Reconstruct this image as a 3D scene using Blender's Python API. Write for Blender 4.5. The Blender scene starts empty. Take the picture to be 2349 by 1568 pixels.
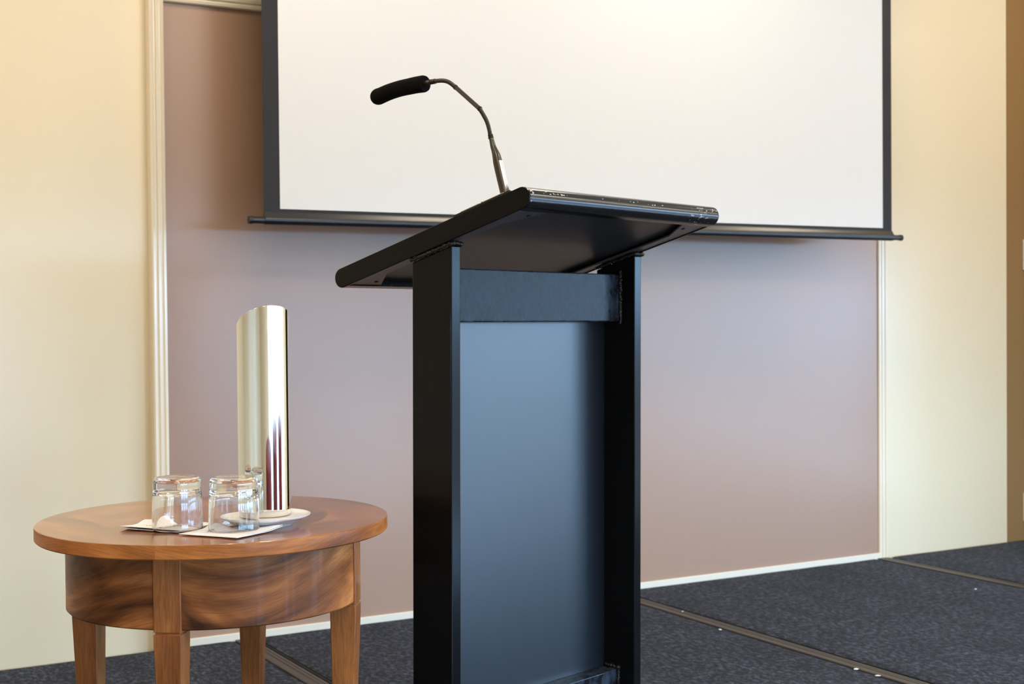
import bpy, bmesh, math, random
from mathutils import Vector, Matrix, noise
random.seed(4)
PI = math.pi
sc = bpy.context.scene
C = sc.collection

# ------------------------------------------------------------------ camera
ZS = 0.40                       # height of the stage deck above the hall floor
YAW, PIT, ROL, FPX = 1.050834684316711, -0.018907329718714574, -0.008750923434747147, 3209.4585
f = Vector((math.cos(YAW)*math.cos(PIT), math.sin(YAW)*math.cos(PIT), math.sin(PIT)))
r0 = Vector((math.sin(YAW), -math.cos(YAW), 0)); u0 = r0.cross(f)
cr, sr = math.cos(ROL), math.sin(ROL)
rt = r0*cr + u0*sr; up = u0*cr - r0*sr
cam = bpy.data.cameras.new('camera'); camo = bpy.data.objects.new('camera', cam); C.objects.link(camo)
camo.matrix_world = Matrix(((rt.x, up.x, -f.x, 0), (rt.y, up.y, -f.y, 0), (rt.z, up.z, -f.z, 1.0+ZS), (0, 0, 0, 1)))
cam.sensor_width = 36; cam.lens = FPX*36/2349
cam.dof.use_dof = True; cam.dof.focus_distance = 2.42; cam.dof.aperture_fstop = 9
cam.clip_start = .05
sc.camera = camo

# ------------------------------------------------------------------ world, lights, exposure
sc.view_settings.view_transform = 'Standard'; sc.view_settings.look = 'None'
sc.view_settings.gamma = 1; sc.view_settings.exposure = 0.22; sc.view_settings.use_curve_mapping = False
w = bpy.data.worlds.new('world'); sc.world = w; w.use_nodes = True
# daylight outside: a bright blue-white sky above the horizon, dull ground below it
SKY_L = 22.0
wt = w.node_tree; bg = wt.nodes['Background']
tc_ = wt.nodes.new('ShaderNodeTexCoord'); sx__ = wt.nodes.new('ShaderNodeSeparateXYZ'); wr = wt.nodes.new('ShaderNodeValToRGB')
mr_ = wt.nodes.new('ShaderNodeMapRange'); mr_.inputs[1].default_value = -1; mr_.inputs[2].default_value = 1
wt.links.new(tc_.outputs['Generated'], sx__.inputs[0]); wt.links.new(sx__.outputs[2], mr_.inputs[0]); wt.links.new(mr_.outputs[0], wr.inputs[0])
we = wr.color_ramp.elements; we.new(.5); we.new(.5)
for e_, p_, c_ in zip(we, (0, .492, .508, 1.0), ((.035, .045, .06), (.05, .065, .09), (.34, .64, 1.0), (.22, .48, 1.0))):
    e_.position = p_; e_.color = (*c_, 1)
wt.links.new(wr.outputs[0], bg.inputs[0]); bg.inputs[1].default_value = SKY_L
cy = sc.cycles
cy.use_denoising = True; cy.max_bounces = 14; cy.diffuse_bounces = 5; cy.glossy_bounces = 6
cy.transmission_bounces = 14; cy.transparent_max_bounces = 8
cy.sample_clamp_indirect = 25; cy.blur_glossy = 1.0; cy.caustics_reflective = True; cy.caustics_refractive = True

def area(name, loc, rot, sx, sy, watt, col, shape='RECTANGLE', spread=PI):
    l = bpy.data.lights.new(name, 'AREA'); l.shape = shape; l.size = sx; l.size_y = sy
    l.energy = watt; l.color = col; l.spread = spread
    o = bpy.data.objects.new(name, l); C.objects.link(o); o.location = loc; o.rotation_euler = rot
    return o
XL, XR, YB, YR, ZC = -4.6, 8.0, 4.197, -6.0, 3.35      # room: left, right, back wall, rear wall, ceiling
SILL, HEAD = .12, 1.98
rear_win = [(.9+i*1.72, .9+i*1.72+1.5) for i in range(4)]        # x ranges on the rear wall
side_win = [(-5.6+i*1.68, -5.6+i*1.68+1.46) for i in range(4)]   # y ranges on the right wall
hh = HEAD-SILL
for a, b in rear_win:
    area('daylight_rear', ((a+b)/2, YR-.16, (SILL+HEAD)/2), (PI/2, 0, 0), b-a, hh, 1, (1, 1, 1)).data.cycles.is_portal = True
for a, b in side_win:
    area('daylight_side', (XR+.16, (a+b)/2, (SILL+HEAD)/2), (PI/2, 0, PI/2), b-a, hh, 1, (1, 1, 1)).data.cycles.is_portal = True
LAMP_W = 19; WASH_W = 12.5; LAMP = (1, .90, .75)
for lx in (-1.6, -.1, 1.4, 2.9, 4.9):          # wall washers over the stage
    area('wall_washer', (lx, 3.2, ZC-.02), (0, 0, 0), .50, .50, WASH_W, (1, .86, .66), 'DISK')
for lx in (.2, 2.6, 5.0, 7.0):
    for ly in (1.0, -.8, -3.6):
        area('ceiling_lamp', (lx, ly, ZC-.02), (0, 0, 0), .60, .60, LAMP_W, LAMP, 'DISK')

# ------------------------------------------------------------------ material helpers
def mat(name, col=(.5,.5,.5), rough=.5, metal=0, spec=.5, **kw):
    m = bpy.data.materials.new(name); m.use_nodes = True
    b = m.node_tree.nodes['Principled BSDF']
    b.inputs['Base Color'].default_value = (*col, 1); b.inputs['Roughness'].default_value = rough
    b.inputs['Metallic'].default_value = metal; b.inputs['Specular IOR Level'].default_value = spec
    for k, v in kw.items(): b.inputs[k.replace('_', ' ')].default_value = v
    return m
class NT:
    def __init__(s, m): s.t = m.node_tree; s.b = s.t.nodes['Principled BSDF']
    def n(s, typ, **kw):
        nd = s.t.nodes.new(typ)
        for k, v in kw.items(): setattr(nd, k, v)
        return nd
    def l(s, a, b): s.t.links.new(a, b)
    def coord(s, which='Object', scale=(1,1,1), loc=(0,0,0)):
        tc = s.n('ShaderNodeTexCoord'); mp = s.n('ShaderNodeMapping')
        mp.inputs['Scale'].default_value = scale; mp.inputs['Location'].default_value = loc
        s.l(tc.outputs[which], mp.inputs[0]); return mp.outputs[0]
    def noise(s, vec, scale, detail=4, rough=.5, dist=0):
        nz = s.n('ShaderNodeTexNoise'); nz.inputs['Scale'].default_value = scale
        nz.inputs['Detail'].default_value = detail; nz.inputs['Roughness'].default_value = rough
        nz.inputs['Distortion'].default_value = dist
        if vec: s.l(vec, nz.inputs['Vector'])
        return nz.outputs['Fac']
    def ramp(s, fac, stops):
        r = s.n('ShaderNodeValToRGB'); e = r.color_ramp.elements
        while len(e) < len(stops): e.new(.5)
        for i, (p, c) in enumerate(stops):
            e[i].position = p; e[i].color = (*c, 1) if len(c) == 3 else c
        s.l(fac, r.inputs[0]); return r.outputs[0]
    def rng(s, fac, a, b, c, d):
        r = s.n('ShaderNodeMapRange')
        for i, v in enumerate((a, b, c, d)): r.inputs[i+1].default_value = v
        s.l(fac, r.inputs[0]); return r.outputs[0]
    def bump(s, h, strength=.2, dist=.001):
        b = s.n('ShaderNodeBump'); b.inputs['Strength'].default_value = strength; b.inputs['Distance'].default_value = dist
        s.l(h, b.inputs['Height']); s.l(b.outputs[0], s.b.inputs['Normal'])
    def mix(s, fac, a, b, mode='MIX'):
        m = s.n('ShaderNodeMix', data_type='RGBA', blend_type=mode)
        if hasattr(fac, 'name'): s.l(fac, m.inputs[0])
        else: m.inputs[0].default_value = fac
        for v, i in ((a, 6), (b, 7)):
            if hasattr(v, 'name'): s.l(v, m.inputs[i])
            else: m.inputs[i].default_value = (*v, 1)
        return m.outputs[2]
    def base(s, c): s.l(c, s.b.inputs['Base Color'])

def paint(name, col, rough=.3, spec=.5, bump=.05):
    m = mat(name, col, rough, 0, spec); n = NT(m); v = n.coord()
    n.bump(n.noise(v, 220, 2), bump, .0006)
    return m
M = {}
M['cream'] = paint('cream satin wall paint', (.89, .755, .52), .27, .75)
M['mauve'] = paint('brown satin wall paint', (.44, .262, .172), .27, .75)
M['brown'] = paint('dark brown wall paint', (.31, .18, .072), .6, .12)
M['trim'] = paint('cream gloss trim paint', (.93, .81, .62), .16, .6, .02)
M['rail'] = paint('cream floor rail paint', (.86, .77, .62), .3, .5, .02)
M['wallwhite'] = paint('off white ceiling paint', (.82, .78, .70), .9, .2)
M['hallfloor'] = mat('polished pale hall floor', (.56, .57, .58), .12)
M['frame'] = mat('white window frame paint', (.8, .8, .78), .4)
M['plate'] = mat('white glazed porcelain', (.90, .88, .86), .06, 0, .5)
M['base'] = mat('beige sleeve reflection', (.68, .56, .43), .15)  # beige stands in for the steel sleeve mirrored in the saucer
M['screen'] = mat('matt white screen cloth', (.82, .815, .81), .95, 0, .1)
M['screenback'] = mat('black screen masking cloth', (.022, .020, .023), .6, 0, .35)
M['bar'] = mat('black satin screen bar', (.012, .012, .014), .28, 0, .6)
M['black'] = mat('black plastic', (.012, .011, .010), .4)
M['foam'] = mat('black foam', (.006, .005, .005), 1, 0, .1)
n = NT(M['foam']); n.bump(n.noise(n.coord(), 900, 2), .8, .001)
M['mic'] = mat('dark bronze grey mic metal', (.085, .072, .055), .33, .75)
M['ring'] = mat('dark ring metal', (.02, .018, .016), .4, .5)
M['strip'] = mat('white label tape', (.85, .84, .82), .5)
M['ink'] = mat('grey label ink', (.16, .15, .15), .7)
M['orange'] = mat('orange print ink', (.75, .25, .10), .7)
M['brass'] = mat('bare aluminium plate edge', (.62, .50, .36), .35, .8)
M['weld'] = mat('painted weld bead', (.014, .011, .008), .3, 0, .4)
M['chip'] = mat('bare chipped metal', (.55, .53, .50), .4, .6)

def lectern_metal(name, rough, smudge=0, base=(.0085, .0085, .0095), chips=False, spec=.5):
    m = mat(name, base, rough, 0, spec); n = NT(m); v = n.coord()
    n.bump(n.noise(v, 420, 2, .6), .10, .0006)
    if smudge:
        s1 = n.noise(n.coord(scale=(30, 30, 18)), 2.2, 5, .62)
        s1 = n.ramp(s1, [(.42, (0, 0, 0)), (.80, (1, 1, 1))])
        n.l(n.rng(s1, 0, 1, rough, min(rough+.16, 1)), n.b.inputs['Roughness'])
        n.base(n.mix(s1, base, (base[0]+.02*smudge, base[1]+.028*smudge, base[2]+.045*smudge)))
    if chips:
        c1 = n.noise(n.coord(scale=(1, 3, 3)), 95, 3, .55)
        c2 = n.noise(n.coord(), 9, 2)
        mm = n.n('ShaderNodeMath', operation='MULTIPLY'); n.l(c1, mm.inputs[0]); n.l(c2, mm.inputs[1])
        k = n.ramp(mm.outputs[0], [(.42, (0, 0, 0)), (.44, (1, 1, 1))])
        n.base(n.mix(k, base, (.30, .30, .33)))
    return m
M['steel'] = lectern_metal('black powder coated steel', .17, 0, (.006, .006, .0065), spec=.16)
M['steel_roll'] = lectern_metal('black enamel rounded edge', .19, 0, chips=True, spec=.6)
M['steel_bar'] = lectern_metal('black steel crossbar with handling marks', .26, 2.4, spec=.15)
M['sheet'] = lectern_metal('black satin sheet panel', .33, 0, (.007, .010, .016), spec=.95)
M['under'] = lectern_metal('charcoal painted underside', .38, 0, (.03, .028, .03))
M['flange'] = lectern_metal('grey painted flange', .34, 0, (.075, .072, .078))

def carpet():
    m = mat('charcoal needle punch carpet', (.03, .03, .035), .95, 0, .2)
    n = NT(m); v = n.coord()
    a = n.noise(v, 260, 3, .7); b = n.noise(n.coord(scale=(1, .55, 1)), 75, 6, .78); c = n.noise(n.coord(scale=(1, .5, 1)), 9, 5, .62)
    col = n.ramp(b, [(.40, (.0015, .0015, .0025)), (.5, (.011, .0125, .020)), (.61, (.068, .078, .115))])
    fine = n.ramp(a, [(.3, (.45, .45, .45)), (.7, (1.6, 1.6, 1.6))])
    col = n.mix(1.0, col, fine, 'MULTIPLY')
    col = n.mix(1.0, col, n.ramp(c, [(.35, (.66, .66, .68)), (.65, (1.45, 1.38, 1.34))]), 'MULTIPLY')
    n.base(col)
    n.b.inputs['Sheen Weight'].default_value = .08; n.b.inputs['Sheen Roughness'].default_value = .5
    n.b.inputs['Sheen Tint'].default_value = (.75, .85, 1, 1)
    n.bump(a, .7, .004)
    return m
M['carpet'] = carpet()
M['edge'] = mat('worn dark aluminium edging', (.075, .066, .060), .5, .3)
n = NT(M['edge']); n.bump(n.noise(n.coord(), 90, 4), .3, .001)
M['gap'] = mat('black rubber', (.008, .008, .008), .8)

def wood(name, dark, mid, light, su=2.2, sv=26, figure=1.0, rough=.2, coat=.6, spec=.3):
    m = mat(name, mid, rough, 0, spec); n = NT(m)
    uv = n.coord('UV', (su, sv, 1)); big = n.coord('UV', (1.6, 5.5, 1))
    wv = n.noise(n.coord('UV', (2.0, 7.0, 1), (3.1, 1.7, 0)), 1.0, 3, .5, 1.6*figure)
    g = n.noise(uv, 1.0, 6, .6, .5)
    f2 = n.noise(big, 1.3, 2, .5, 1.2*figure)
    fine = n.noise(n.coord('UV', (24, 420, 1)), 1.0, 3, .6)
    s1 = n.n('ShaderNodeMath', operation='MULTIPLY_ADD'); n.l(wv, s1.inputs[0]); s1.inputs[1].default_value = .62
    n.l(n.rng(g, 0, 1, 0, .38), s1.inputs[2])
    col = n.ramp(s1.outputs[0], [(.33, dark), (.50, mid), (.66, light)])
    col = n.mix(1.0, col, n.ramp(f2, [(.30, (.70, .66, .64)), (.60, (1.25, 1.22, 1.18))]), 'MULTIPLY')
    col = n.mix(1.0, col, n.ramp(fine, [(.35, (.82, .80, .78)), (.60, (1.15, 1.15, 1.15))]), 'MULTIPLY')
    n.base(col)
    n.b.inputs['Coat Weight'].default_value = coat; n.b.inputs['Coat Roughness'].default_value = .06
    n.bump(fine, .05, .0004)
    return m
M['wood_top'] = wood('lacquered walnut veneer', (.16, .052, .015), (.31, .115, .036), (.44, .18, .060), rough=.2, coat=.45)
M['wood_core'] = wood('lacquered walnut veneer centre', (.12, .042, .015), (.235, .085, .031), (.35, .14, .053), rough=.2, coat=.45)
M['wood_rim'] = wood('walnut rim banding', (.21, .062, .015), (.42, .145, .036), (.56, .215, .058), rough=.42, coat=.03, spec=.2)
M['wood_apron'] = wood('figured walnut apron', (.05, .017, .008), (.26, .088, .026), (.55, .215, .068), su=1.2, sv=16, figure=1.8, rough=.42, coat=.06, spec=.18)
M['wood_leg'] = wood('straight grained walnut leg', (.17, .055, .015), (.33, .115, .033), (.50, .19, .056), su=1.6, sv=26, rough=.34, coat=.15, spec=.25)
M['glass'] = mat('clear drinking glass', (1, 1, 1), 0.0, 0, .5, Transmission_Weight=1.0, IOR=1.5)
M['chrome'] = mat('polished stainless steel', (.86, .84, .80), .045, 1)
n = NT(M['chrome']); n.l(n.rng(n.noise(n.coord(scale=(1, 1, .12)), 260, 3), .45, .8, .03, .10), n.b.inputs['Roughness'])
M['paper'] = mat('white paper napkin', (.93, .88, .86), .9, 0, .1)
n = NT(M['paper']); n.bump(n.noise(n.coord(), 700, 2), .3, .0004)
M['scrap'] = mat('white paper scrap', (.8, .8, .84), .9)
M['leaf'] = mat('green leaf', (.06, .16, .03), .5)
M['maroon'] = mat('maroon table cloth', (.16, .02, .025), .8)
M['switch'] = mat('ivory wall plate plastic', (.80, .70, .58), .35)

# ------------------------------------------------------------------ mesh helpers
def obj(name, bm, m, parent=None, smooth=None, bevel=0, seg=2):
    me = bpy.data.meshes.new(name)
    bmesh.ops.recalc_face_normals(bm, faces=bm.faces)
    if smooth is not None:
        for fc in bm.faces: fc.smooth = True
        for e in bm.edges:
            if len(e.link_faces) == 2 and e.calc_face_angle(0) > smooth: e.smooth = False
    bm.to_mesh(me); bm.free()
    for x in (m if isinstance(m, (list, tuple)) else [m]): me.materials.append(x)
    o = bpy.data.objects.new(name, me); C.objects.link(o)
    if parent: o.parent = parent
    if bevel:
        b = o.modifiers.new('bevel', 'BEVEL'); b.width = bevel; b.segments = seg; b.limit_method = 'ANGLE'; b.harden_normals = False
    return o
def tag(o, label, cat, group=None, kind=None):
    o['label'] = label; o['category'] = cat
    if group: o['group'] = group
    if kind: o['kind'] = kind
    return o
def thing(name, label, cat, loc=(0,0,0), rotz=0, group=None):
    o = bpy.data.objects.new(name, None); C.objects.link(o); o.empty_display_size = .1
    o.location = loc; o.rotation_euler = (0, 0, rotz)
    return tag(o, label, cat, group)
def struct(name, bm, m, **k):
    o = obj(name, bm, m, **k); o['kind'] = 'structure'; return o
def box(bm, x0, x1, y0, y1, z0, z1):
    v = [bm.verts.new(p) for p in ((x0,y0,z0),(x1,y0,z0),(x1,y1,z0),(x0,y1,z0),(x0,y0,z1),(x1,y0,z1),(x1,y1,z1),(x0,y1,z1))]
    for q in ((0,3,2,1),(4,5,6,7),(0,1,5,4),(1,2,6,5),(2,3,7,6),(3,0,4,7)): bm.faces.new([v[i] for i in q])
    return v
def bx(*a): bm = bmesh.new(); box(bm, *a); return bm
def prism(bm, poly, fn, a, b):
    """extrude closed 2-D polygon; fn(p, t) -> 3-D point"""
    A = [bm.verts.new(fn(p, a)) for p in poly]; B = [bm.verts.new(fn(p, b)) for p in poly]
    n_ = len(poly)
    for i in range(n_): bm.faces.new((A[i], A[(i+1) % n_], B[(i+1) % n_], B[i]))
    bm.faces.new(A[::-1]); bm.faces.new(B)
def lathe(bm, prof, seg=64, center=(0,0), close=False):
    rings = []
    for r, z in prof:
        if r < 1e-6: rings.append([bm.verts.new((center[0], center[1], z))])
        else: rings.append([bm.verts.new((center[0]+r*math.cos(2*PI*i/seg), center[1]+r*math.sin(2*PI*i/seg), z)) for i in range(seg)])
    pairs = list(zip(rings, rings[1:]))
    if close: pairs.append((rings[-1], rings[0]))
    for A, B in pairs:
        for i in range(seg):
            j = (i+1) % seg
            if len(A) == 1 and len(B) == 1: continue
            if len(A) == 1: bm.faces.new((A[0], B[i], B[j]))
            elif len(B) == 1: bm.faces.new((A[i], A[j], B[0]))
            else: bm.faces.new((A[i], A[j], B[j], B[i]))
def tube(bm, pts, rad, seg=16, caps=True, ref=Vector((1, 0, 0))):
    pts = [Vector(p) for p in pts]; rings = []
    for i, p in enumerate(pts):
        t = (pts[min(i+1, len(pts)-1)]-pts[max(i-1, 0)]).normalized()
        a = ref-t*ref.dot(t); a.normalize(); b = t.cross(a)
        r = rad[i] if hasattr(rad, '__len__') else rad
        rings.append([bm.verts.new(p+(a*math.cos(2*PI*k/seg)+b*math.sin(2*PI*k/seg))*r) for k in range(seg)])
    for A, B in zip(rings, rings[1:]):
        for k in range(seg): bm.faces.new((A[k], A[(k+1) % seg], B[(k+1) % seg], B[k]))
    if caps: bm.faces.new(rings[0][::-1]); bm.faces.new(rings[-1])
def catmull(pts, n=6):
    P = [Vector(p) for p in pts]; P = [P[0]*2-P[1]]+P+[P[-1]*2-P[-2]]; out = []
    for i in range(1, len(P)-2):
        for k in range(n):
            t = k/n; a, b, c, d = P[i-1], P[i], P[i+1], P[i+2]
            out.append(.5*((2*b)+(c-a)*t+(2*a-5*b+4*c-d)*t*t+(3*b-a-3*c+d)*t**3))
    out.append(P[-2]); return out
def bead(bm, pts, rad, jitter=.35, step=.0028):
    """a lumpy weld bead along a polyline"""
    P = [Vector(p) for p in pts]
    for a, b in zip(P, P[1:]):
        n_ = max(2, int((b-a).length/step))
        for i in range(n_+1):
            p = a.lerp(b, i/n_)+Vector((random.uniform(-1, 1), random.uniform(-1, 1), random.uniform(-1, 1)))*rad*jitter*.5
            bmesh.ops.create_icosphere(bm, subdivisions=1, radius=rad*random.uniform(.75, 1.1), matrix=Matrix.Translation(p))

# ------------------------------------------------------------------ the room
T = .15
struct('floor', bx(XL-T, XR+T, YR-T, YB+T, -.1, 0), M['hallfloor'])
struct('ceiling', bx(XL-T, XR+T, YR-T, YB+T, ZC, ZC+.1), M['wallwhite'])
PX0, PX1, PZ1 = 1.196, 4.112, ZS+1.953           # the brown panel between the trims
BX = 4.874                                        # where the cream ends and the brown begins on the right
struct('wall_back', bx(XL-T, XR+T, YB, YB+T, 0, ZC), M['cream'])
bm = bmesh.new(); box(bm, PX0, PX1, YB-.003, YB, ZS-.05, PZ1); struct('trim_1', bm, M['mauve'])
struct('trim_2', bx(BX, XR, YB-.004, YB, 0, ZC), M['brown'])
struct('wall_left', bx(XL-T, XL, YR-T, YB, 0, ZC), M['cream'])
def windowed(name, horiz, fixed0, fixed1, lo, hi, wins):
    bm = bmesh.new()
    def B(a, b, z0, z1):
        if horiz: box(bm, a, b, fixed0, fixed1, z0, z1)
        else: box(bm, fixed0, fixed1, a, b, z0, z1)
    B(lo, hi, 0, SILL); B(lo, hi, HEAD, ZC)
    e = lo
    for a, b in wins: B(e, a, SILL, HEAD); e = b
    B(e, hi, SILL, HEAD)
    return struct(name, bm, M['cream'])
windowed('wall_rear', True, YR-T, YR, XL-T, XR+T, rear_win)
windowed('wall_right', False, XR, XR+T, YR-T, YB, side_win)
struct('added_shade_pier', bx(5.40, XR, 3.0, 3.3, 0, ZC), M['cream'])  # added pier out of view, keeps window light off the right corner
k = 0
def win_frame(horiz, p, a, b):
    global k; k += 1
    bm = bmesh.new(); w_ = .05
    def B(s0, s1, z0, z1):
        if horiz: box(bm, s0, s1, p-.03, p+.03, z0, z1)
        else: box(bm, p-.03, p+.03, s0, s1, z0, z1)
    B(a, b, SILL, SILL+w_); B(a, b, HEAD-w_, HEAD); B(a, a+w_, SILL+w_, HEAD-w_); B(b-w_, b, SILL+w_, HEAD-w_)
    m_ = (a+b)/2; B(m_-.04, m_+.04, SILL+w_, HEAD-w_)
    struct('window_%d' % k, bm, M['frame'])
for a, b in rear_win: win_frame(True, YR-.08, a, b)
for a, b in side_win: win_frame(False, XR+.08, a, b)

# moulded trims around the brown panel: profile (across, out-from-wall)
PROF = [(0, 0), (0, .012), (.003, .017), (.011, .019), (.014, .0165), (.017, .0165), (.020, .0215), (.029, .023), (.032, .020),
        (.035, .020), (.038, .026), (.046, .028), (.050, .026), (.051, .018), (.051, 0)]
def mould(name, poly, fn, a, b):
    bm = bmesh.new(); prism(bm, poly, fn, a, b); return struct(name, bm, M['trim'], smooth=.5)
mould('trim_3', PROF, lambda p, t: (PX0-p[0], YB-p[1]*1.5, t), ZS, PZ1+.0510)
mould('trim_4', PROF, lambda p, t: (PX1+p[0]*.86, YB-p[1]*.6, t), ZS, PZ1+.0510)
mould('trim_5', PROF, lambda p, t: (t, YB-p[1], PZ1+p[0]), PX0, PX1)
mould('trim_6', [(0, 0), (0, .008), (.012, .012), (.03, .012), (.033, 0)], lambda p, t: (t, YB-p[1], PZ1+.085+p[0]), PX0, PX1)
bm = bmesh.new(); box(bm, PX0, PX1+.01, YB-.010, YB-.003, ZS-.01, ZS+.021); struct('baseboard_back', bm, M['rail'], bevel=.002)

# wall plates and a trailing plant at the picture's right edge
def wall_plate(z0, z1, label):
    t = thing('wall_plate', label, 'wall plate', (4.968, YB-.004, ZS+z0), group='ivory plates on the brown wall')
    obj('cover', bx(0, .13, -.009, 0, 0, z1-z0), M['switch'], t, bevel=.002)
    obj('rocker', bx(.05, .078, -.013, -.009, (z1-z0)*.35, (z1-z0)*.65), M['switch'], t, bevel=.001)
wall_plate(1.178, 1.310, 'upper ivory wall plate on the brown wall at the right edge')
wall_plate(.082, .205, 'lower ivory wall plate near the carpet on the brown wall')
t = thing('wall_planter', 'green leaf tip of a plant in a planter hung on the brown wall', 'plant', (5.16, YB-.004, ZS+1.44))
bm = bmesh.new(); lathe(bm, [(0, -.02), (.035, -.02), (.05, .07), (.046, .07), (.033, -.012), (0, -.012)], 32, (0, -.056)); obj('pot', bm, M['switch'], t, smooth=.6)
bm = bmesh.new()
for i in range(12):
    a = i*2*PI/12+.13; L = .19 if i == 6 else random.uniform(.10, .16)
    c = Vector((0, -.056, .065)); d = Vector((math.cos(a), math.sin(a)*.26, 0)); pv = Vector((-d.y, d.x, .0)).normalized()
    prev = None
    for s in range(9):
        q = s/8; wd = .016*math.sin(PI*min(1, q*.9+.1))+.001
        p = c+d*L*q+Vector((0, 0, .05*math.sin(q*PI*.9)-.01*q)); 
        cur = [bm.verts.new(p-pv*wd+Vector((0,0,-.001))), bm.verts.new(p+Vector((0, 0, .003))), bm.verts.new(p+pv*wd+Vector((0,0,-.001)))]
        if prev:
            bm.faces.new((prev[0], prev[1], cur[1], cur[0])); bm.faces.new((prev[1], prev[2], cur[2], cur[1]))
        prev = cur
o = obj('foliage', bm, M['leaf'], t, smooth=1); o['kind'] = 'stuff'; sm = o.modifiers.new('s', 'SOLIDIFY'); sm.thickness = .0015

# ------------------------------------------------------------------ stage decks (modular platforms)
DW = [(-2.72, .082), (.088, 1.459), (1.463, 2.840), (2.844, 4.163), (4.167, 5.36)]
labels = ['carpeted stage deck farthest left, beyond the left picture edge',
          'carpeted stage deck under the round side table, left of the leftmost seam',
          'carpeted stage deck behind the lectern, between the leftmost seam and the middle seam',
          'widest-looking carpeted stage deck right of the lectern, ending at the right wall trim',
          'carpeted stage deck in the far right corner, beside the brown wall']
DY0, DY1 = 1.15, YB-.012
for (a, b), lab in zip(DW, labels):
    t = thing('stage_deck', lab, 'stage deck', (a, DY0, 0), group='stage decks laid side by side')
    L = b-a; D = DY1-DY0
    obj('deck_panel', bx(0, L, 0, D, ZS-.11, ZS-.006), M['gap'], t)
    # carpet, slightly worn away along the edging
    bm = bmesh.new(); nx, ny = 60, 110; E = L-.062; vs = []
    for j in range(ny+1):
        y = D*j/ny; row = []
        e = E+.003*noise.noise(Vector((y*9, a, 0)))+.002*noise.noise(Vector((y*40, a, 3)))
        for i in range(nx+1):
            x = .009+(e-.009)*i/nx
            z = ZS+.0012*noise.noise(Vector((x*6+a, y*6, 1)))-.0008
            if i in (0, nx): z = ZS-.004
            row.append(bm.verts.new((x, y, z)))
        vs.append(row)
    for j in range(ny):
        for i in range(nx): bm.faces.new((vs[j][i], vs[j][i+1], vs[j+1][i+1], vs[j+1][i]))
    obj('carpet', bm, M['carpet'], t, smooth=1)
    # grooved metal edging along its right side
    P = [(E, -.006), (E, .001), (E+.003, .0022), (E+.022, .0022), (E+.024, 0), (E+.027, 0), (E+.029, .0022), (E+.036, .0022), (E+.038, 0), (E+.041, 0),
         (E+.043, .0018), (E+.051, .0014), (E+.052, -.012), (E, -.012)]
    bm = bmesh.new(); prism(bm, P, lambda p, s: (p[0], s, ZS-.0012+p[1]), 0, D); obj('edging', bm, M['edge'], t)
    for fx in (.04, L-.1):
        for fy in (.05, D-.12): obj('leg', bx(fx, fx+.05, fy, fy+.05, 0, ZS-.11), M['edge'], t)
for i, ((x, y), lab) in enumerate(zip([(2.755, 3.502), (2.770, 2.91), (2.768, 2.826), (2.815, 3.78), (3.931, 3.527), (1.40, 4.03)],
        ['tiny paper scrap on the deck edging nearest the lectern post', 'white paper scrap by the edging at the bottom edge of the view',
         'larger white paper scrap lowest in the view beside the edging', 'small pale crumb on the edging close behind the lectern',
         'lone pale crumb in the middle of the right carpet deck', 'pale crumb by the seam behind the round table'])):
    bm = bmesh.new(); s = (.007, .010, .011, .008, .006, .007)[i]
    V = [bm.verts.new((s*math.cos(q*1.047)*random.uniform(.5, 1.2), s*.8*math.sin(q*1.047)*random.uniform(.5, 1.2), random.uniform(0, .002))) for q in range(6)]
    c = bm.verts.new((0, 0, .003))
    for q in range(6): bm.faces.new((V[q], V[(q+1) % 6], c))
    o = obj('paper_scrap', bm, M['scrap']); o.location = (x, y, ZS+.0015); tag(o, lab, 'scrap', 'paper scraps on the stage')
    sm = o.modifiers.new('s', 'SOLIDIFY'); sm.thickness = .0008

# ------------------------------------------------------------------ projection screen
SD = .26; SK = (YB-SD)/(YB-.15); SY = YB-SD        # how far the screen hangs in front of the wall
t = thing('projection_screen', 'large white pull-down projection screen with black border behind the lectern', 'projection screen', (1.412*SK, SY, ZS+1+.30*SK)); t.scale = (SK, SK, SK)
def screen_sheet(name, x0, x1, z0, z1, dy, m, curl=True):
    bm = bmesh.new(); nx, nz = 40, 24; rows = []
    for j in range(nz+1):
        z = z0+(z1-z0)*j/nz; row = []
        for i in range(nx+1):
            s = i/nx; x = x0+(x1-x0)*s
            row.append(bm.verts.new((x, dy-.004*math.sin(s*PI)*0, z)))
        rows.append(row)
    for j in range(nz):
        for i in range(nx): bm.faces.new((rows[j][i], rows[j][i+1], rows[j+1][i+1], rows[j+1][i]))
    o = obj(name, bm, m, t); s_ = o.modifiers.new('s', 'SOLIDIFY'); s_.thickness = .0008; return o
ZT = 1.75
screen_sheet('masking_border', .045, 2.634, .018, ZT, 0, M['screenback'])
screen_sheet('white_surface', .096, 2.585, .030, ZT-.06, -.0016, M['screen'])
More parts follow.
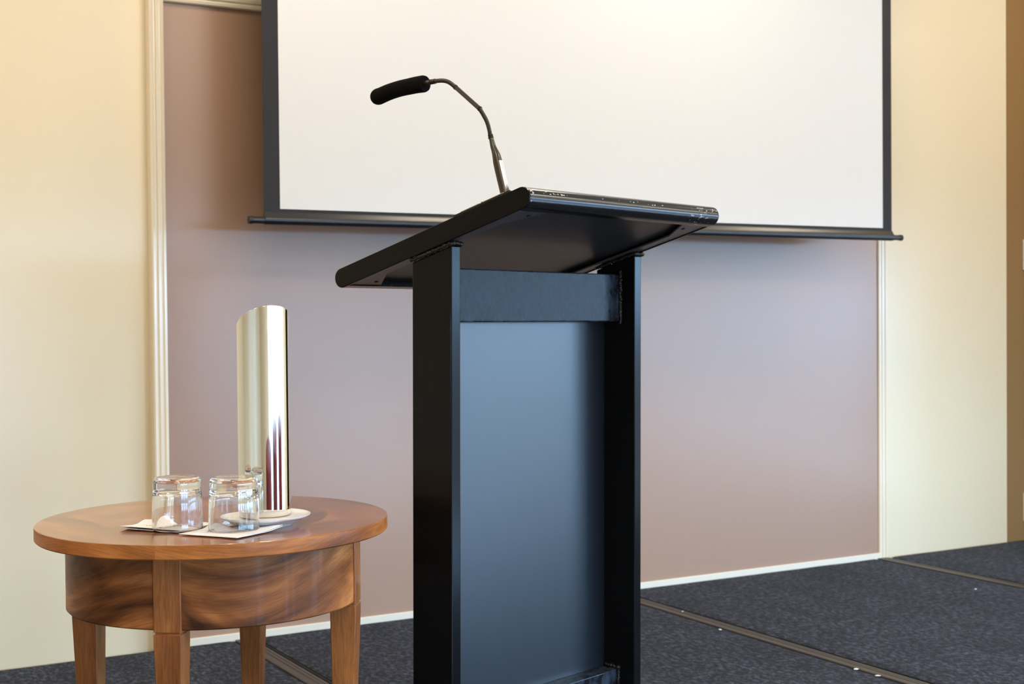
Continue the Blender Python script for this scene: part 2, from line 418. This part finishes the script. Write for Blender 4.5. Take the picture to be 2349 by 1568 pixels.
# lower sleeve folded over the bar
bm = bmesh.new()
P = [(-.002, .020), (-.0055, .012), (-.012, .004), (-.014, -.004), (-.0125, -.012), (-.006, -.018), (.001, -.019), (.009, -.016), (.012, -.008), (.012, 0), (.006, .012), (.003, .02)]
prism(bm, P, lambda p, s: (s, p[0], p[1]), .045, 2.636); obj('bar_sleeve', bm, M['bar'], t, smooth=.8)
bm = bmesh.new(); tube(bm, [(0, -.001, -.006), (2.682, -.001, -.006)], .0105, 24, ref=Vector((0, 0, 1))); obj('bottom_bar', bm, M['bar'], t, smooth=.8)
for x in (-.004, 2.674):
    bm = bmesh.new(); tube(bm, [(x, -.001, -.006), (x+.012, -.001, -.006)], .0118, 24, ref=Vector((0, 0, 1))); obj('end_cap', bm, M['black'], t, smooth=.6)
bm = bmesh.new(); tube(bm, [(-.03, .03, ZT+.03), (2.71, .03, ZT+.03)], .045, 24, ref=Vector((0, 0, 1))); obj('roller_case', bm, M['screenback'], t, smooth=.6)
for x in (.1, 2.55): obj('bracket', bx(x, x+.03, .06, SD/SK, ZT, ZT+.06), M['bar'], t)

# ------------------------------------------------------------------ lectern
LX, LY, LYAW = .93332, 1.82464, .3284
TU, TV = .00694, -.0048
uu = Vector((math.cos(LYAW), math.sin(LYAW), 0)); vv = Vector((-math.sin(LYAW), math.cos(LYAW), 0))
ww = (Vector((0, 0, 1))+uu*TU+vv*TV).normalized(); uu = (uu-ww*uu.dot(ww)).normalized(); vv = ww.cross(uu)
LM = Matrix(((uu.x, vv.x, ww.x, LX), (uu.y, vv.y, ww.y, LY), (uu.z, vv.z, ww.z, ZS), (0, 0, 0, 1)))
lec = thing('lectern', 'tall black steel lectern with slanted top and blue-reflecting front panel', 'lectern')
KL = 1.25; WB = (KL-1)/KL            # size factor found from the reflections; WB = deck height in unscaled lectern units
CC = Vector((0, 0, 1+ZS))
LM = Matrix.Translation(CC) @ Matrix.Scale(KL, 4) @ Matrix.Translation(-CC) @ LM
lec.matrix_world = LM @ Matrix.Translation((0, 0, WB))
S, TT, DD = .470, .020, .0819
SL = .272; ZTOP, BV1, BR, BL = 1.1645, -.14075, .01527, .38895
BU1, BU2 = -.006, .4715
sa, ca = math.sin(SL), math.cos(SL)
def BP(s, t_): return (BV1+s*ca-t_*sa, ZTOP-s*sa-t_*ca)          # (v, w); t_ > 0 towards the underside
def under(v): return ZTOP-BR/ca-math.tan(SL)*(v-BV1)
for u_ in (0, S-TT):
    bm = bmesh.new(); e = -.006
    prism(bm, [(0, WB+.007), (DD, WB+.007), (DD, under(DD)+e), (0, under(0)+e)], lambda p, s: (s, p[0], p[1]), u_, u_+TT)
    p_ = obj('side_post', bm, M['steel'], lec, bevel=.0022, seg=3)
    bm = bmesh.new(); q = .0012
    bead(bm, [(u_-q, .0, under(0)-.003), (u_-q, DD, under(DD)-.003)], .0036)
    bead(bm, [(u_-q, -q, under(0)-.003), (u_+TT+q, -q, under(0)-.003), (u_+TT+q, DD, under(DD)-.003)], .0040)
    obj('weld_bead', bm, M['weld'], p_, smooth=1)
CV, CZ0, CZ1 = .0304, .991, 1.072
cb = obj('upper_crossbar', bx(TT-.001, S-TT+.001, CV, CV+.030, CZ0, CZ1), M['steel_bar'], lec, bevel=.002, seg=3)
bm = bmesh.new(); bead(bm, [(S-TT-.001, CV-.001, CZ0-.002), (S-TT-.001, CV-.001, CZ1+.004)], .0044)
obj('weld_bead', bm, M['weld'], cb, smooth=1)
bm = bmesh.new(); bead(bm, [(TT+.001, CV-.001, CZ0), (TT+.001, CV-.001, CZ1)], .003); obj('weld_bead', bm, M['weld'], cb, smooth=1)
RV, RZ = .034, .392
lb = obj('lower_crossbar', bx(TT-.001, S-TT+.001, RV, RV+.030, RZ-.08, RZ), M['steel_bar'], lec, bevel=.002, seg=3)
bm = bmesh.new(); bead(bm, [(S-TT-.001, RV-.001, RZ-.08), (S-TT-.001, RV-.001, RZ+.002), (S-TT-.001, RV+.026, RZ+.003)], .0042)
obj('weld_bead', bm, M['weld'], lb, smooth=1)
bm = bmesh.new(); bead(bm, [(TT+.001, RV-.001, RZ-.08), (TT+.001, RV-.001, RZ)], .003); obj('weld_bead', bm, M['weld'], lb, smooth=1)
obj('front_panel', bx(TT+.0005, S-TT-.0005, .0641, .0671, .30, 1.04), M['sheet'], lec, bevel=.0006)
bm = bmesh.new(); box(bm, -.03, S+.03, -.13, .27, WB+.0032, WB+.009); obj('base_plate', bm, M['steel'], lec, bevel=.003)

# sloping top: rolled front and back edges, plates on the sides, recessed underside
def arc(s0, sg, n_=14): return [BP(s0+sg*BR*math.sin(a), -BR*math.cos(a)) for a in [PI*i/n_ for i in range(n_+1)]]
full = arc(0, -1)+arc(BL, 1)[::-1]
fn = lambda p, s: (s, p[0], p[1])
top = bmesh.new()
prof = arc(0, -1)+[BP(.010, BR), BP(.010, .004), BP(BL-.010, .004), BP(BL-.010, BR)]+arc(BL, 1)[::-1]
prism(top, prof, fn, BU1+.003, BU2-.003)
tp = obj('slanted_top', top, M['steel_roll'], lec, smooth=.5)
for u_ in (BU1, BU2-.004):
    bm = bmesh.new(); prism(bm, full, fn, u_, u_+.004); obj('end_plate', bm, M['steel'], tp, bevel=.0010, seg=2)
bm = bmesh.new(); prism(bm, [BP(.0095, .0042), BP(BL-.0095, .0042), BP(BL-.0095, .0062), BP(.0095, .0062)], fn, BU1+.004, BU2-.004)
obj('underside_board', bm, M['under'], tp)
def flange(side):
    bm = bmesh.new(); F = .026; G = .070
    e = BU1+.0045 if side < 0 else BU2-.0045; d = 1 if side < 0 else -1
    poly = [(e, .004), (e+d*G*.95, .004), (e+d*G*.95, .012), (e+d*F, G), (e+d*F, BL-G), (e+d*G*.95, BL-.012), (e+d*G*.95, BL-.004), (e, BL-.004)]
    def g(p, t_): v, w_ = BP(p[1], t_); return (p[0], v, w_)
    prism(bm, poly, g, BR-.0042, BR-.0014)
    o = obj('corner_flange', bm, M['flange'], tp, bevel=.0006)
    for s_ in (.030, BL-.030):
        v, w_ = BP(s_, BR-.0012); bm = bmesh.new()
        bmesh.ops.create_cone(bm, cap_ends=True, segments=20, radius1=.0032, radius2=.0032, depth=.0012,
                              matrix=Matrix.Translation((e+d*.040, v, w_)) @ Matrix.Rotation(-SL, 4, 'X'))
        obj('screw', bm, M['gap'], o, smooth=.6)
flange(-1); flange(1)
def slab(u0_, u1_, s0, s1, t0, t1):
    bm = bmesh.new(); prism(bm, [BP(s0, t0), BP(s1, t0), BP(s1, t1), BP(s0, t1)], fn, u0_, u1_); return bm
cp = obj('control_plate', slab(-.003, .090, .022, .134, -BR-.0034, -BR), M['gap'], lec, bevel=.0006)
obj('cover_strip', slab(-.001, .088, .034, .076, -BR-.0050, -BR-.0034), M['brass'], cp, bevel=.0006)
obj('cover_strip', slab(-.001, .088, .082, .121, -BR-.0050, -BR-.0034), M['brass'], cp, bevel=.0006)
for s_ in (.0275, .079):
    v, w_ = BP(s_, -BR-.0048); bm = bmesh.new()
    bmesh.ops.create_uvsphere(bm, u_segments=14, v_segments=8, radius=.0030, matrix=Matrix.Translation((.004, v, w_)) @ Matrix.Scale(.6, 4, (0, 0, 1)))
    obj('screw', bm, M['mic'], cp, smooth=1)
# chipped paint at the near front corner
bm = bmesh.new()
for i in range(26):
    a = random.gauss(1.15, .33); r_ = BR+.0002; v, w_ = BP(-r_*math.sin(a), -r_*math.cos(a))
    u_ = BU1+.0042+abs(random.gauss(0, .0028))
    bmesh.ops.create_icosphere(bm, subdivisions=1, radius=random.uniform(.0006, .0017), matrix=Matrix.Translation((u_, v, w_)) @ Matrix.Scale(.35, 4, Vector((0, v-BV1, w_-ZTOP)).normalized()))
for i in range(34):
    a = random.gauss(1.30, .10); u_ = random.choice([random.uniform(.02, .08), random.gauss(.27, .045), random.uniform(.42, .468)])
    r_ = BR+.0001; v, w_ = BP(-r_*math.sin(a), -r_*math.cos(a))
    bmesh.ops.create_icosphere(bm, subdivisions=1, radius=random.uniform(.0004, .0010), matrix=Matrix.Translation((u_, v, w_)) @ Matrix.Scale(.35, 4, Vector((0, v-BV1, w_-ZTOP)).normalized()) @ Matrix.Scale(2.2, 4, (1, 0, 0)))
o = obj('paint_chips', bm, M['chip'], tp, smooth=1); o['kind'] = 'stuff'; o['label'] = 'bare metal chips on the rounded edge'

for ch in lec.children: ch.location.z -= WB
# ------------------------------------------------------------------ gooseneck microphone
MU = .035
mic = thing('gooseneck_microphone', 'thin gooseneck microphone with black foam windscreen rising from the lectern top', 'microphone')
base = LM @ Vector((MU, -.0785, 1.1625)); mic.matrix_world = Matrix.Translation(base) @ LM.to_3x3().to_4x4()
def mp(v, w_, u_=0): return Vector((u_, v+.0785, w_-1.1625))
shaft = [(-.0790, 1.1622), (-.0747, 1.1765), (-.0656, 1.2049), (-.0610, 1.2200), (-.0596, 1.2250), (-.0574, 1.2329), (-.0540, 1.2405), (-.0509, 1.2471), (-.0485, 1.2550), (-.0466, 1.2600)]
srad = [.0072, .0072, .0071, .0070, .0068, .0061, .0049, .0042, .0036, .0033]
bm = bmesh.new(); sp = catmull([mp(*p) for p in shaft], 4)
rr = catmull([Vector((x, 0, 0)) for x in srad], 4); tube(bm, sp, [x.x for x in rr], 28)
obj('base_shaft', bm, M['mic'], mic, smooth=.7)
def ring(a, b, rad, name='collar'):
    bm = bmesh.new(); tube(bm, [mp(*a), mp(*b)], rad, 24); return obj(name, bm, M['ring'], mic, smooth=.6)
ring((-.0470, 1.2585), (-.0463, 1.2612), .0040); ring((-.0461, 1.2620), (-.0455, 1.2645), .0038)
def goose(pts, name='flexible_neck', r_=.0030):
    P = catmull([mp(*p) for p in pts], 10); bm = bmesh.new()
    # resample and give it ribs
    L = [0]
    for a, b in zip(P, P[1:]): L.append(L[-1]+(b-a).length)
    n_ = int(L[-1]/.00045); Q = []; j = 0
    for i in range(n_+1):
        d = L[-1]*i/n_
        while j < len(L)-2 and L[j+1] < d: j += 1
        Q.append(P[j].lerp(P[j+1], (d-L[j])/max(1e-9, L[j+1]-L[j])))
    tube(bm, Q, [r_+.00028*math.sin(i*2*PI/4) for i in range(len(Q))], 18)
    return obj(name, bm, M['mic'], mic, smooth=1)
goose([(-.0455, 1.2640), (-.0450, 1.2655), (-.0422, 1.2754), (-.0379, 1.2854), (-.0314, 1.295), (-.0245, 1.3040)])
goose([(.0245, 1.3408), (.0289, 1.344), (.0367, 1.3491), (.0456, 1.3526), (.0555, 1.3542), (.0674, 1.3547)])
bm = bmesh.new(); tube(bm, [mp(-.0252, 1.3035), mp(.0255, 1.3418)], .00335, 20); obj('rigid_tube', bm, M['mic'], mic, smooth=.7)
ring((-.0252, 1.3035), (-.0238, 1.3047), .0039); ring((.0236, 1.3402), (.0252, 1.3414), .0039); ring((.0668, 1.3547), (.0676, 1.3546), .0040)
bm = bmesh.new(); tube(bm, [mp(.0676, 1.3547), mp(.0775, 1.3541), mp(.0905, 1.3540)], [.0034, .0037, .0042], 20); obj('capsule_stem', bm, M['mic'], mic, smooth=.7)
for q in (.0705, .0735, .0762): ring((q, 1.3545), (q+.0008, 1.3544), .0040)
fp = catmull([mp(*p) for p in [(.0885, 1.3533), (.1054, 1.3534), (.1224, 1.3528), (.1380, 1.3522), (.1537, 1.3508), (.1700, 1.3486), (.1857, 1.3455), (.1960, 1.3440), (.2040, 1.3432)]], 5)
fr = [.0121]*len(fp); m_ = len(fp)
for i in range(m_):
    q = i/(m_-1)
    fr[i] = .0130-.0006*math.sin(q*PI*1.1)
    if q > .78: fr[i] = .0130*math.sqrt(max(.02, 1-((q-.78)/.225)**2.4))
fr[0] = .0120
bm = bmesh.new(); tube(bm, fp, fr, 36)
bmesh.ops.subdivide_edges(bm, edges=bm.edges[:], cuts=1, use_grid_fill=False)
obj('foam_windscreen', bm, M['foam'], mic, smooth=.9)
# white label strip on the camera-right flank of the shaft
bm = bmesh.new(); vs = []
axis = [mp(*p) for p in [(-.0768, 1.1690), (-.0656, 1.2049), (-.0600, 1.2235)]]
AX = catmull(axis, 8); uL = Vector((1, 0, 0))
for i, p in enumerate(AX):
    t_ = (AX[min(i+1, len(AX)-1)]-AX[max(0, i-1)]).normalized(); b_ = t_.cross(uL)        # b_ lies in the v-w plane
    if b_.y > 0: b_ = -b_
    rowv = []
    for q in range(7):
        an = math.radians(-44+78*q/6)                  # from the front flank (-v) round to the left side (-u)
        rowv.append(bm.verts.new(p+(b_*math.cos(an)-uL*math.sin(an))*.00735))
    vs.append(rowv)
for A, B in zip(vs, vs[1:]):
    for q in range(6): bm.faces.new((A[q], A[q+1], B[q+1], B[q]))
ls = obj('label_strip', bm, M['strip'], mic, smooth=1)
bm = bmesh.new()
for i in range(2, 46):
    if i in (25, 26): continue
    q = i/48*(len(AX)-1); j = int(q); p = AX[j].lerp(AX[j+1], q-j)
    t_ = (AX[j+1]-AX[j]).normalized(); b_ = t_.cross(uL)
    if b_.y > 0: b_ = -b_
    for h in range(random.choice((1, 1, 2))):
        an = math.radians(0+random.uniform(-5, 5)); nn = b_*math.cos(an)-uL*math.sin(an); tt = b_*math.sin(an)+uL*math.cos(an)
        c = p+nn*.00748; dd = (t_*random.uniform(.5, 1)+tt*random.uniform(-.8, .8)).normalized()*.00045; ee = nn.cross(dd).normalized()*.00009
        bm.faces.new([bm.verts.new(c+x) for x in (dd+ee, dd-ee, -dd-ee, -dd+ee)])
o = obj('printed_marks', bm, M['ink'], ls); o['kind'] = 'stuff'

# ------------------------------------------------------------------ round side table
TX, TY, TZ, TH, TR, RA, ZB = .75842, 2.37461, .65228, .0234, .300, .25006, .50898
PH = math.radians(-125.116)
tab = thing('round_side_table', 'round walnut side table with deep apron and four tapered square legs', 'table', (TX, TY, ZS))
def seg_uv(bm, fn_): 
    uvl = bm.loops.layers.uv.new('UVMap')
    for fc in bm.faces:
        for lp in fc.loops: lp[uvl].uv = fn_(fc, lp.vert.co)
# top: border of four veneer segments round a core disc, seams mitred at the legs
bm = bmesh.new(); NS = 192; RC = .195
def ringv(r_, z): return [bm.verts.new((r_*math.cos(PH-.004+2*PI*i/NS), r_*math.sin(PH-.004+2*PI*i/NS), z)) for i in range(NS)]
c0 = bm.verts.new((0, 0, TZ)); Rc = ringv(RC, TZ); Ro = ringv(TR-.0016, TZ); Rb = ringv(TR-.0004, TZ-.0006); Re = ringv(TR, TZ-.002); Rl = ringv(TR, TZ-TH+.002); Rf = ringv(TR-.0020, TZ-TH); cb_ = bm.verts.new((0, 0, TZ-TH))
midx = {}
for i in range(NS):
    j = (i+1) % NS; s_ = int(i*4/NS)
    fs = [(bm.faces.new((c0, Rc[i], Rc[j])), 1), (bm.faces.new((Rc[i], Ro[i], Ro[j], Rc[j])), 0), (bm.faces.new((Ro[i], Rb[i], Rb[j], Ro[j])), 0), (bm.faces.new((Rb[i], Re[i], Re[j], Rb[j])), 2),
          (bm.faces.new((Re[i], Rl[i], Rl[j], Re[j])), 2), (bm.faces.new((Rl[i], Rf[i], Rf[j], Rl[j])), 2), (bm.faces.new((Rf[i], cb_, Rf[j])), 2)]
    for fc, mi in fs: fc.material_index = mi; midx[fc] = (s_, i)
def uvt(fc, co):
    s_, i = midx[fc]
    if fc.material_index == 1: return (co.x*math.cos(.5)+co.y*math.sin(.5)+7.3, -co.x*math.sin(.5)+co.y*math.cos(.5)+2.1)
    if fc.material_index == 0:
        a = PH+(s_+.5)*PI/2+PI/2; return (co.x*math.cos(a)+co.y*math.sin(a)+s_*1.91, -co.x*math.sin(a)+co.y*math.cos(a)+s_*.83)
    a = math.atan2(co.y, co.x)-PH; a %= 2*PI
    if i == NS-1 and a < .1: a += 2*PI
    if i == 0 and a > 6: a -= 2*PI
    return (a*TR+s_*2.37+.4, co.z+s_*.61+ (.02*math.sin(a*3)))
seg_uv(bm, uvt)
obj('table_top', bm, [M['wood_top'], M['wood_core'], M['wood_rim']], tab, smooth=.35)
# apron ring
bm = bmesh.new(); W_ = .016
prf = [(RA, TZ-TH-.0003), (RA, ZB+.003), (RA-.002, ZB+.0008), (RA-.005, ZB), (RA-W_, ZB), (RA-W_, TZ-TH-.0003)]
lathe(bm, prf, 192, close=True)
def uva(fc, co):
    a = (math.atan2(co.y, co.x)-PH) % (2*PI); ca_ = fc.calc_center_median(); a2 = (math.atan2(ca_.y, ca_.x)-PH) % (2*PI)
    if a-a2 > 3: a -= 2*PI
    if a2-a > 3: a += 2*PI
    return (a*RA+2.3+int(a2/(PI/2))*1.37, co.z+.8+.035*math.sin(a*2.6+.6)+int(a2/(PI/2))*.37)
seg_uv(bm, uva); obj('apron', bm, M['wood_apron'], tab, smooth=.4)
# legs: square, flush block at the apron, a groove, then a long taper
LR, LB, LA = .2525, .0224, .0449
def leg(k_):
    a = PH+k_*PI/2; e = Vector((math.cos(a), math.sin(a), 0)); tn = Vector((-e.y, e.x, 0))
    bm = bmesh.new()
    # levels: (z, inset)
    gz = ZB-.0015
    lv = [(TZ-TH-.0003, 0), (gz, 0), (gz-.0012, .0022), (gz-.0034, .0022), (gz-.0046, .0), (gz-.02, 0), (.0, .0125)]
    rings = []; ch = .0012
    for z, ins in lv:
        h = LB-ins; cx_ = LR-LA/2-(ins*.6 if z < .1 else 0); hb = LA/2-ins
        pts = [(cx_+hb, -h+ch), (cx_+hb, h-ch), (cx_+hb-ch, h), (cx_-hb+ch, h), (cx_-hb, h-ch), (cx_-hb, -h+ch), (cx_-hb+ch, -h), (cx_+hb-ch, -h)]
        rings.append([bm.verts.new(e*p[0]+tn*p[1]+Vector((0, 0, z))) for p in pts])
    for A, B in zip(rings, rings[1:]):
        for q in range(8): bm.faces.new((A[q], A[(q+1) % 8], B[(q+1) % 8], B[q]))
    bm.faces.new(rings[0]); bm.faces.new(rings[-1][::-1])
    bm.normal_update()
    def uvl_(fc, co):
        nn = fc.normal; off = 0 if abs(nn.dot(e)) > .7 else 1.7
        s_ = co.dot(tn) if off == 0 else co.dot(e)
        return (co.z+k_*1.9+off+(.6 if fc.calc_center_median().z > gz-.002 else 0), s_*.75+k_*.7+off)
    seg_uv(bm, uvl_); obj('leg', bm, M['wood_leg'], tab, smooth=.5)
for k_ in range(4): leg(k_)

# ------------------------------------------------------------------ napkins
ZTB = ZS+TZ
def napkin(P0, P1, P2, hfun, label, gap, P3=None):
    P0, P1, P2 = Vector((*P0, 0)), Vector((*P1, 0)), Vector((*P2, 0)); A = P1-P0; B = P2-P1; K = (Vector((*P3, 0))-P0-B) if P3 else Vector()
    o_ = thing('paper_napkin', label, 'napkin', (P0.x, P0.y, ZTB), group='paper napkins under the glasses')
    for layer, nm in ((0, 'lower_fold'), (1, 'upper_fold')):
        bm = bmesh.new(); N = 32; g = []
        for j in range(N+1):
            row = []
            for i in range(N+1):
                s, q = i/N, j/N
                p = A*s+B*q+K*(1-s)*q-B*hfun(s, q)*2*q; z = .0006+layer*gap(s, q)+hfun(s, q)+.0002*noise.noise(Vector((s*5, q*5, layer)))
                row.append(bm.verts.new((p.x, p.y, z)))
            g.append(row)
        for j in range(N):
            for i in range(N): bm.faces.new((g[j][i], g[j][i+1], g[j+1][i+1], g[j+1][i]))
        o = obj(nm, bm, M['paper'], o_, smooth=1); sm = o.modifiers.new('s', 'SOLIDIFY'); sm.thickness = .0004
    return o_, A, B
def g_(x, c, w_): return math.exp(-((x-c)/w_)**2)
def printed(parent, text, org, ax, size, z, m, name='printed_text'):
    cu = bpy.data.curves.new(name, 'FONT'); cu.body = text; cu.size = size; cu.align_x = 'CENTER'; cu.extrude = .00004
    to = bpy.data.objects.new(name+'_src', cu); C.objects.link(to); bpy.context.view_layer.update()
    me = bpy.data.meshes.new_from_object(to.evaluated_get(bpy.context.evaluated_depsgraph_get())); C.objects.unlink(to); bpy.data.objects.remove(to)
    o = bpy.data.objects.new(name, me); C.objects.link(o); me.materials.clear(); me.materials.append(m)
    o.parent = parent; o.location = (org.x, org.y, z); o.rotation_euler = (0, 0, math.atan2(ax.y, ax.x)); return o
# first: raised front fold, peak at the far left corner
h1 = lambda s, q: .0030*(1-q)**3*(1-.6*s)+.011*g_(q, 1, .20)*g_(s, .08, .14)+.006*g_(q, .62, .15)*g_(s, 0, .12)+.010*g_(s, 1, .25)*g_(q, 1, .25)*0
n1, A1, B1 = napkin((.578, 2.318), (.650, 2.229), (.7385, 2.300), h1, 'white paper napkin under the left upturned glass, front edge folded', lambda s, q: .0008+.0030*(1-q)**2)
h2 = lambda s, q: .0085*g_(s, .0, .22)*g_(q, 1, .20)+.0038*g_(s, 1, .25)*g_(q, 1, .22)
n2, A2, B2 = napkin((.645, 2.208), (.7115, 2.118), (.808, 2.171), h2, 'white paper napkin under the right upturned glass, overlapping its neighbour', lambda s, q: .0006+.0020*g_(s, 1, .3)*q, (.718, 2.252))
n2.location.z += .0018
for nn_, A_, B_ in ((n1, A1, B1), (n2, A2, B2)):
    up_ = nn_.children[1]
    c_ = A_*.5+B_*.30; dirx = Vector((rt.x, rt.y, 0)).normalized(); dirx = (dirx*.94+Vector((f.x, f.y, 0)).normalized()*.2).normalized()
    c_ = c_+B_*.08
    printed(up_, 'MILLENNIUM', c_, dirx, .0100, .0048 if nn_ is n1 else .0036, M['ink'])
    if nn_ is n2: printed(up_, 'o o o', c_-Vector((-dirx.y, dirx.x, 0))*.010, dirx, .006, .0036, M['orange'], 'printed_emblem')

# ------------------------------------------------------------------ upturned glasses
def tumbler(x, y, z, rotz, label):
    t_ = thing('drinking_glass', label, 'glass', (x, y, z), rotz, 'upturned glasses on napkins')
    out = [(.0404, 0), (.0409, .0008), (.0411, .003), (.0410, .020), (.0406, .040), (.0399, .055), (.0392, .063), (.0386, .067), (.0385, .069), (.0387, .0705), (.0386, .077), (.0378, .0815), (.0355, .0842), (.0320, .0852), (.0280, .0848), (.015, .0838), (0, .0835)]
    inn = [(0, .0660), (.012, .0659), (.024, .0652), (.031, .0635), (.0350, .0605), (.0370, .0560), (.0382, .045), (.0390, .030), (.0395, .015), (.0397, .003), (.0400, .0008)]
    bm = bmesh.new(); lathe(bm, out+inn, 96, close=False)
    # close the rim
    bm.verts.ensure_lookup_table()
    first = bm.verts[0:96]; last = bm.verts[len(bm.verts)-96:]
    for i in range(96): bm.faces.new((last[i], last[(i+1) % 96], first[(i+1) % 96], first[i]))
    bmesh.ops.remove_doubles(bm, verts=bm.verts, dist=1e-7)
    g = obj('glass_body', bm, M['glass'], t_, smooth=1.2)
    return t_
tumbler(.661, 2.267, ZTB+.0026, .3, 'upturned glass tumbler on the left, in front of the white wall trim')
tumbler(.734, 2.198, ZTB+.0042, .9, 'upturned glass tumbler on the right, in front of the saucer')

# ------------------------------------------------------------------ saucer and steel sleeve
px_, py_ = .804, 2.245
sau = bmesh.new()
lathe(sau, [(0, .0125), (.045, .0120), (.062, .0124), (.068, .0138), (.0725, .0165), (.0745, .0180), (.0757, .0178), (.0755, .0166), (.071, .0140), (.064, .0105), (.0625, .0104), (.061, .0088),
            (.0555, .0066), (.054, .0066), (.0525, .0050), (.0465, .0030), (.0450, 0), (.0430, 0), (.042, .003), (.030, .0065), (0, .0075)], 128)
o = obj('saucer', sau, M['plate'], smooth=1.2); o.location = (px_, py_, ZTB)
tag(o, 'white porcelain saucer under the polished steel cylinder', 'saucer')
bk = Vector((.338, .941)); sx_, sy_ = px_+bk.x*.030, py_+bk.y*.030; SB = .0228
sl = thing('steel_bottle_sleeve', 'tall polished steel cylinder with slanted mouth standing on the white saucer', 'bottle sleeve', (sx_, sy_, ZTB+.0122))
bm = bmesh.new(); NS2 = 128; R_ = .0441; zb = SB-.0122; rings = []
def topz(x, y): return (.9956-TZ-.0122)+.025*(.004*x-1.0*y)/R_
for rad, wh in ((R_, 0), (R_, 1), (R_-.0012, 1), (R_-.0012, 0)):
    row = []
    for lev in (range(41) if wh == 1 and rad == R_ else [0]):
        pass
    rings.append([bm.verts.new((rad*math.cos(2*PI*i/NS2), rad*math.sin(2*PI*i/NS2), zb if wh == 0 else topz(rad*math.cos(2*PI*i/NS2), rad*math.sin(2*PI*i/NS2)))) for i in range(NS2)])
for a in range(4):
    A, B = rings[a], rings[(a+1) % 4]
    for i in range(NS2): bm.faces.new((A[i], A[(i+1) % NS2], B[(i+1) % NS2], B[i]))
obj('sleeve_tube', bm, M['chrome'], sl, smooth=1.0, bevel=.0004)
bm = bmesh.new(); lathe(bm, [(0, .0008), (.0418, .0008), (.0424, .0015), (.0424, zb+.004), (0, zb+.004)], 96); o = obj('reflection_disc', bm, M['base'], sl, smooth=.6); o['label'] = 'beige disc added as the steel cylinder reflection in the saucer'  # added disc lifts the sleeve; its beige imitates the reflection in the glaze
bm = bmesh.new(); lathe(bm, [(0, zb+.004), (R_-.0014, zb+.004), (R_-.0014, zb+.010), (0, zb+.010)], 64); obj('floor_disc', bm, M['chrome'], sl, smooth=.6)

# ------------------------------------------------------------------ hall furniture behind the camera (seen mirrored in steel and glass)
def banquet(x, y, r_, label):
    t_ = thing('banquet_table', label, 'table', (x, y, 0), group='maroon clothed tables in the hall')
    bm = bmesh.new(); seg = 96; rr_ = []
    for lv_, z in enumerate((.755, .752, .45, .03)):
        rr_.append([bm.verts.new(((r_+(.02+.05*(.755-z)/.7)*math.sin(i*2*PI/seg*12)*(0 if lv_ < 2 else 1)-(.008 if lv_ == 0 else 0))*math.cos(i*2*PI/seg),
                                  (r_+(.02+.05*(.755-z)/.7)*math.sin(i*2*PI/seg*12)*(0 if lv_ < 2 else 1)-(.008 if lv_ == 0 else 0))*math.sin(i*2*PI/seg), z)) for i in range(seg)])
    for A, B in zip(rr_, rr_[1:]):
        for i in range(seg): bm.faces.new((A[i], A[(i+1) % seg], B[(i+1) % seg], B[i]))
    bm.faces.new(rr_[0]); obj('tablecloth', bm, M['maroon'], t_, smooth=.8)
    bm = bmesh.new(); lathe(bm, [(0, .745), (.7, .745), (.7, .72), (.05, .72), (.05, .02), (.3, 0), (0, 0)], 32); obj('pedestal', bm, M['wood_leg'], t_, smooth=.5)
banquet(.6, -2.2, .85, 'round table with maroon cloth in the hall left of the camera')
banquet(3.4, -2.9, .85, 'round table with maroon cloth in the hall before the rear windows')
banquet(5.8, -1.6, .85, 'round table with maroon cloth in the hall by the side windows')
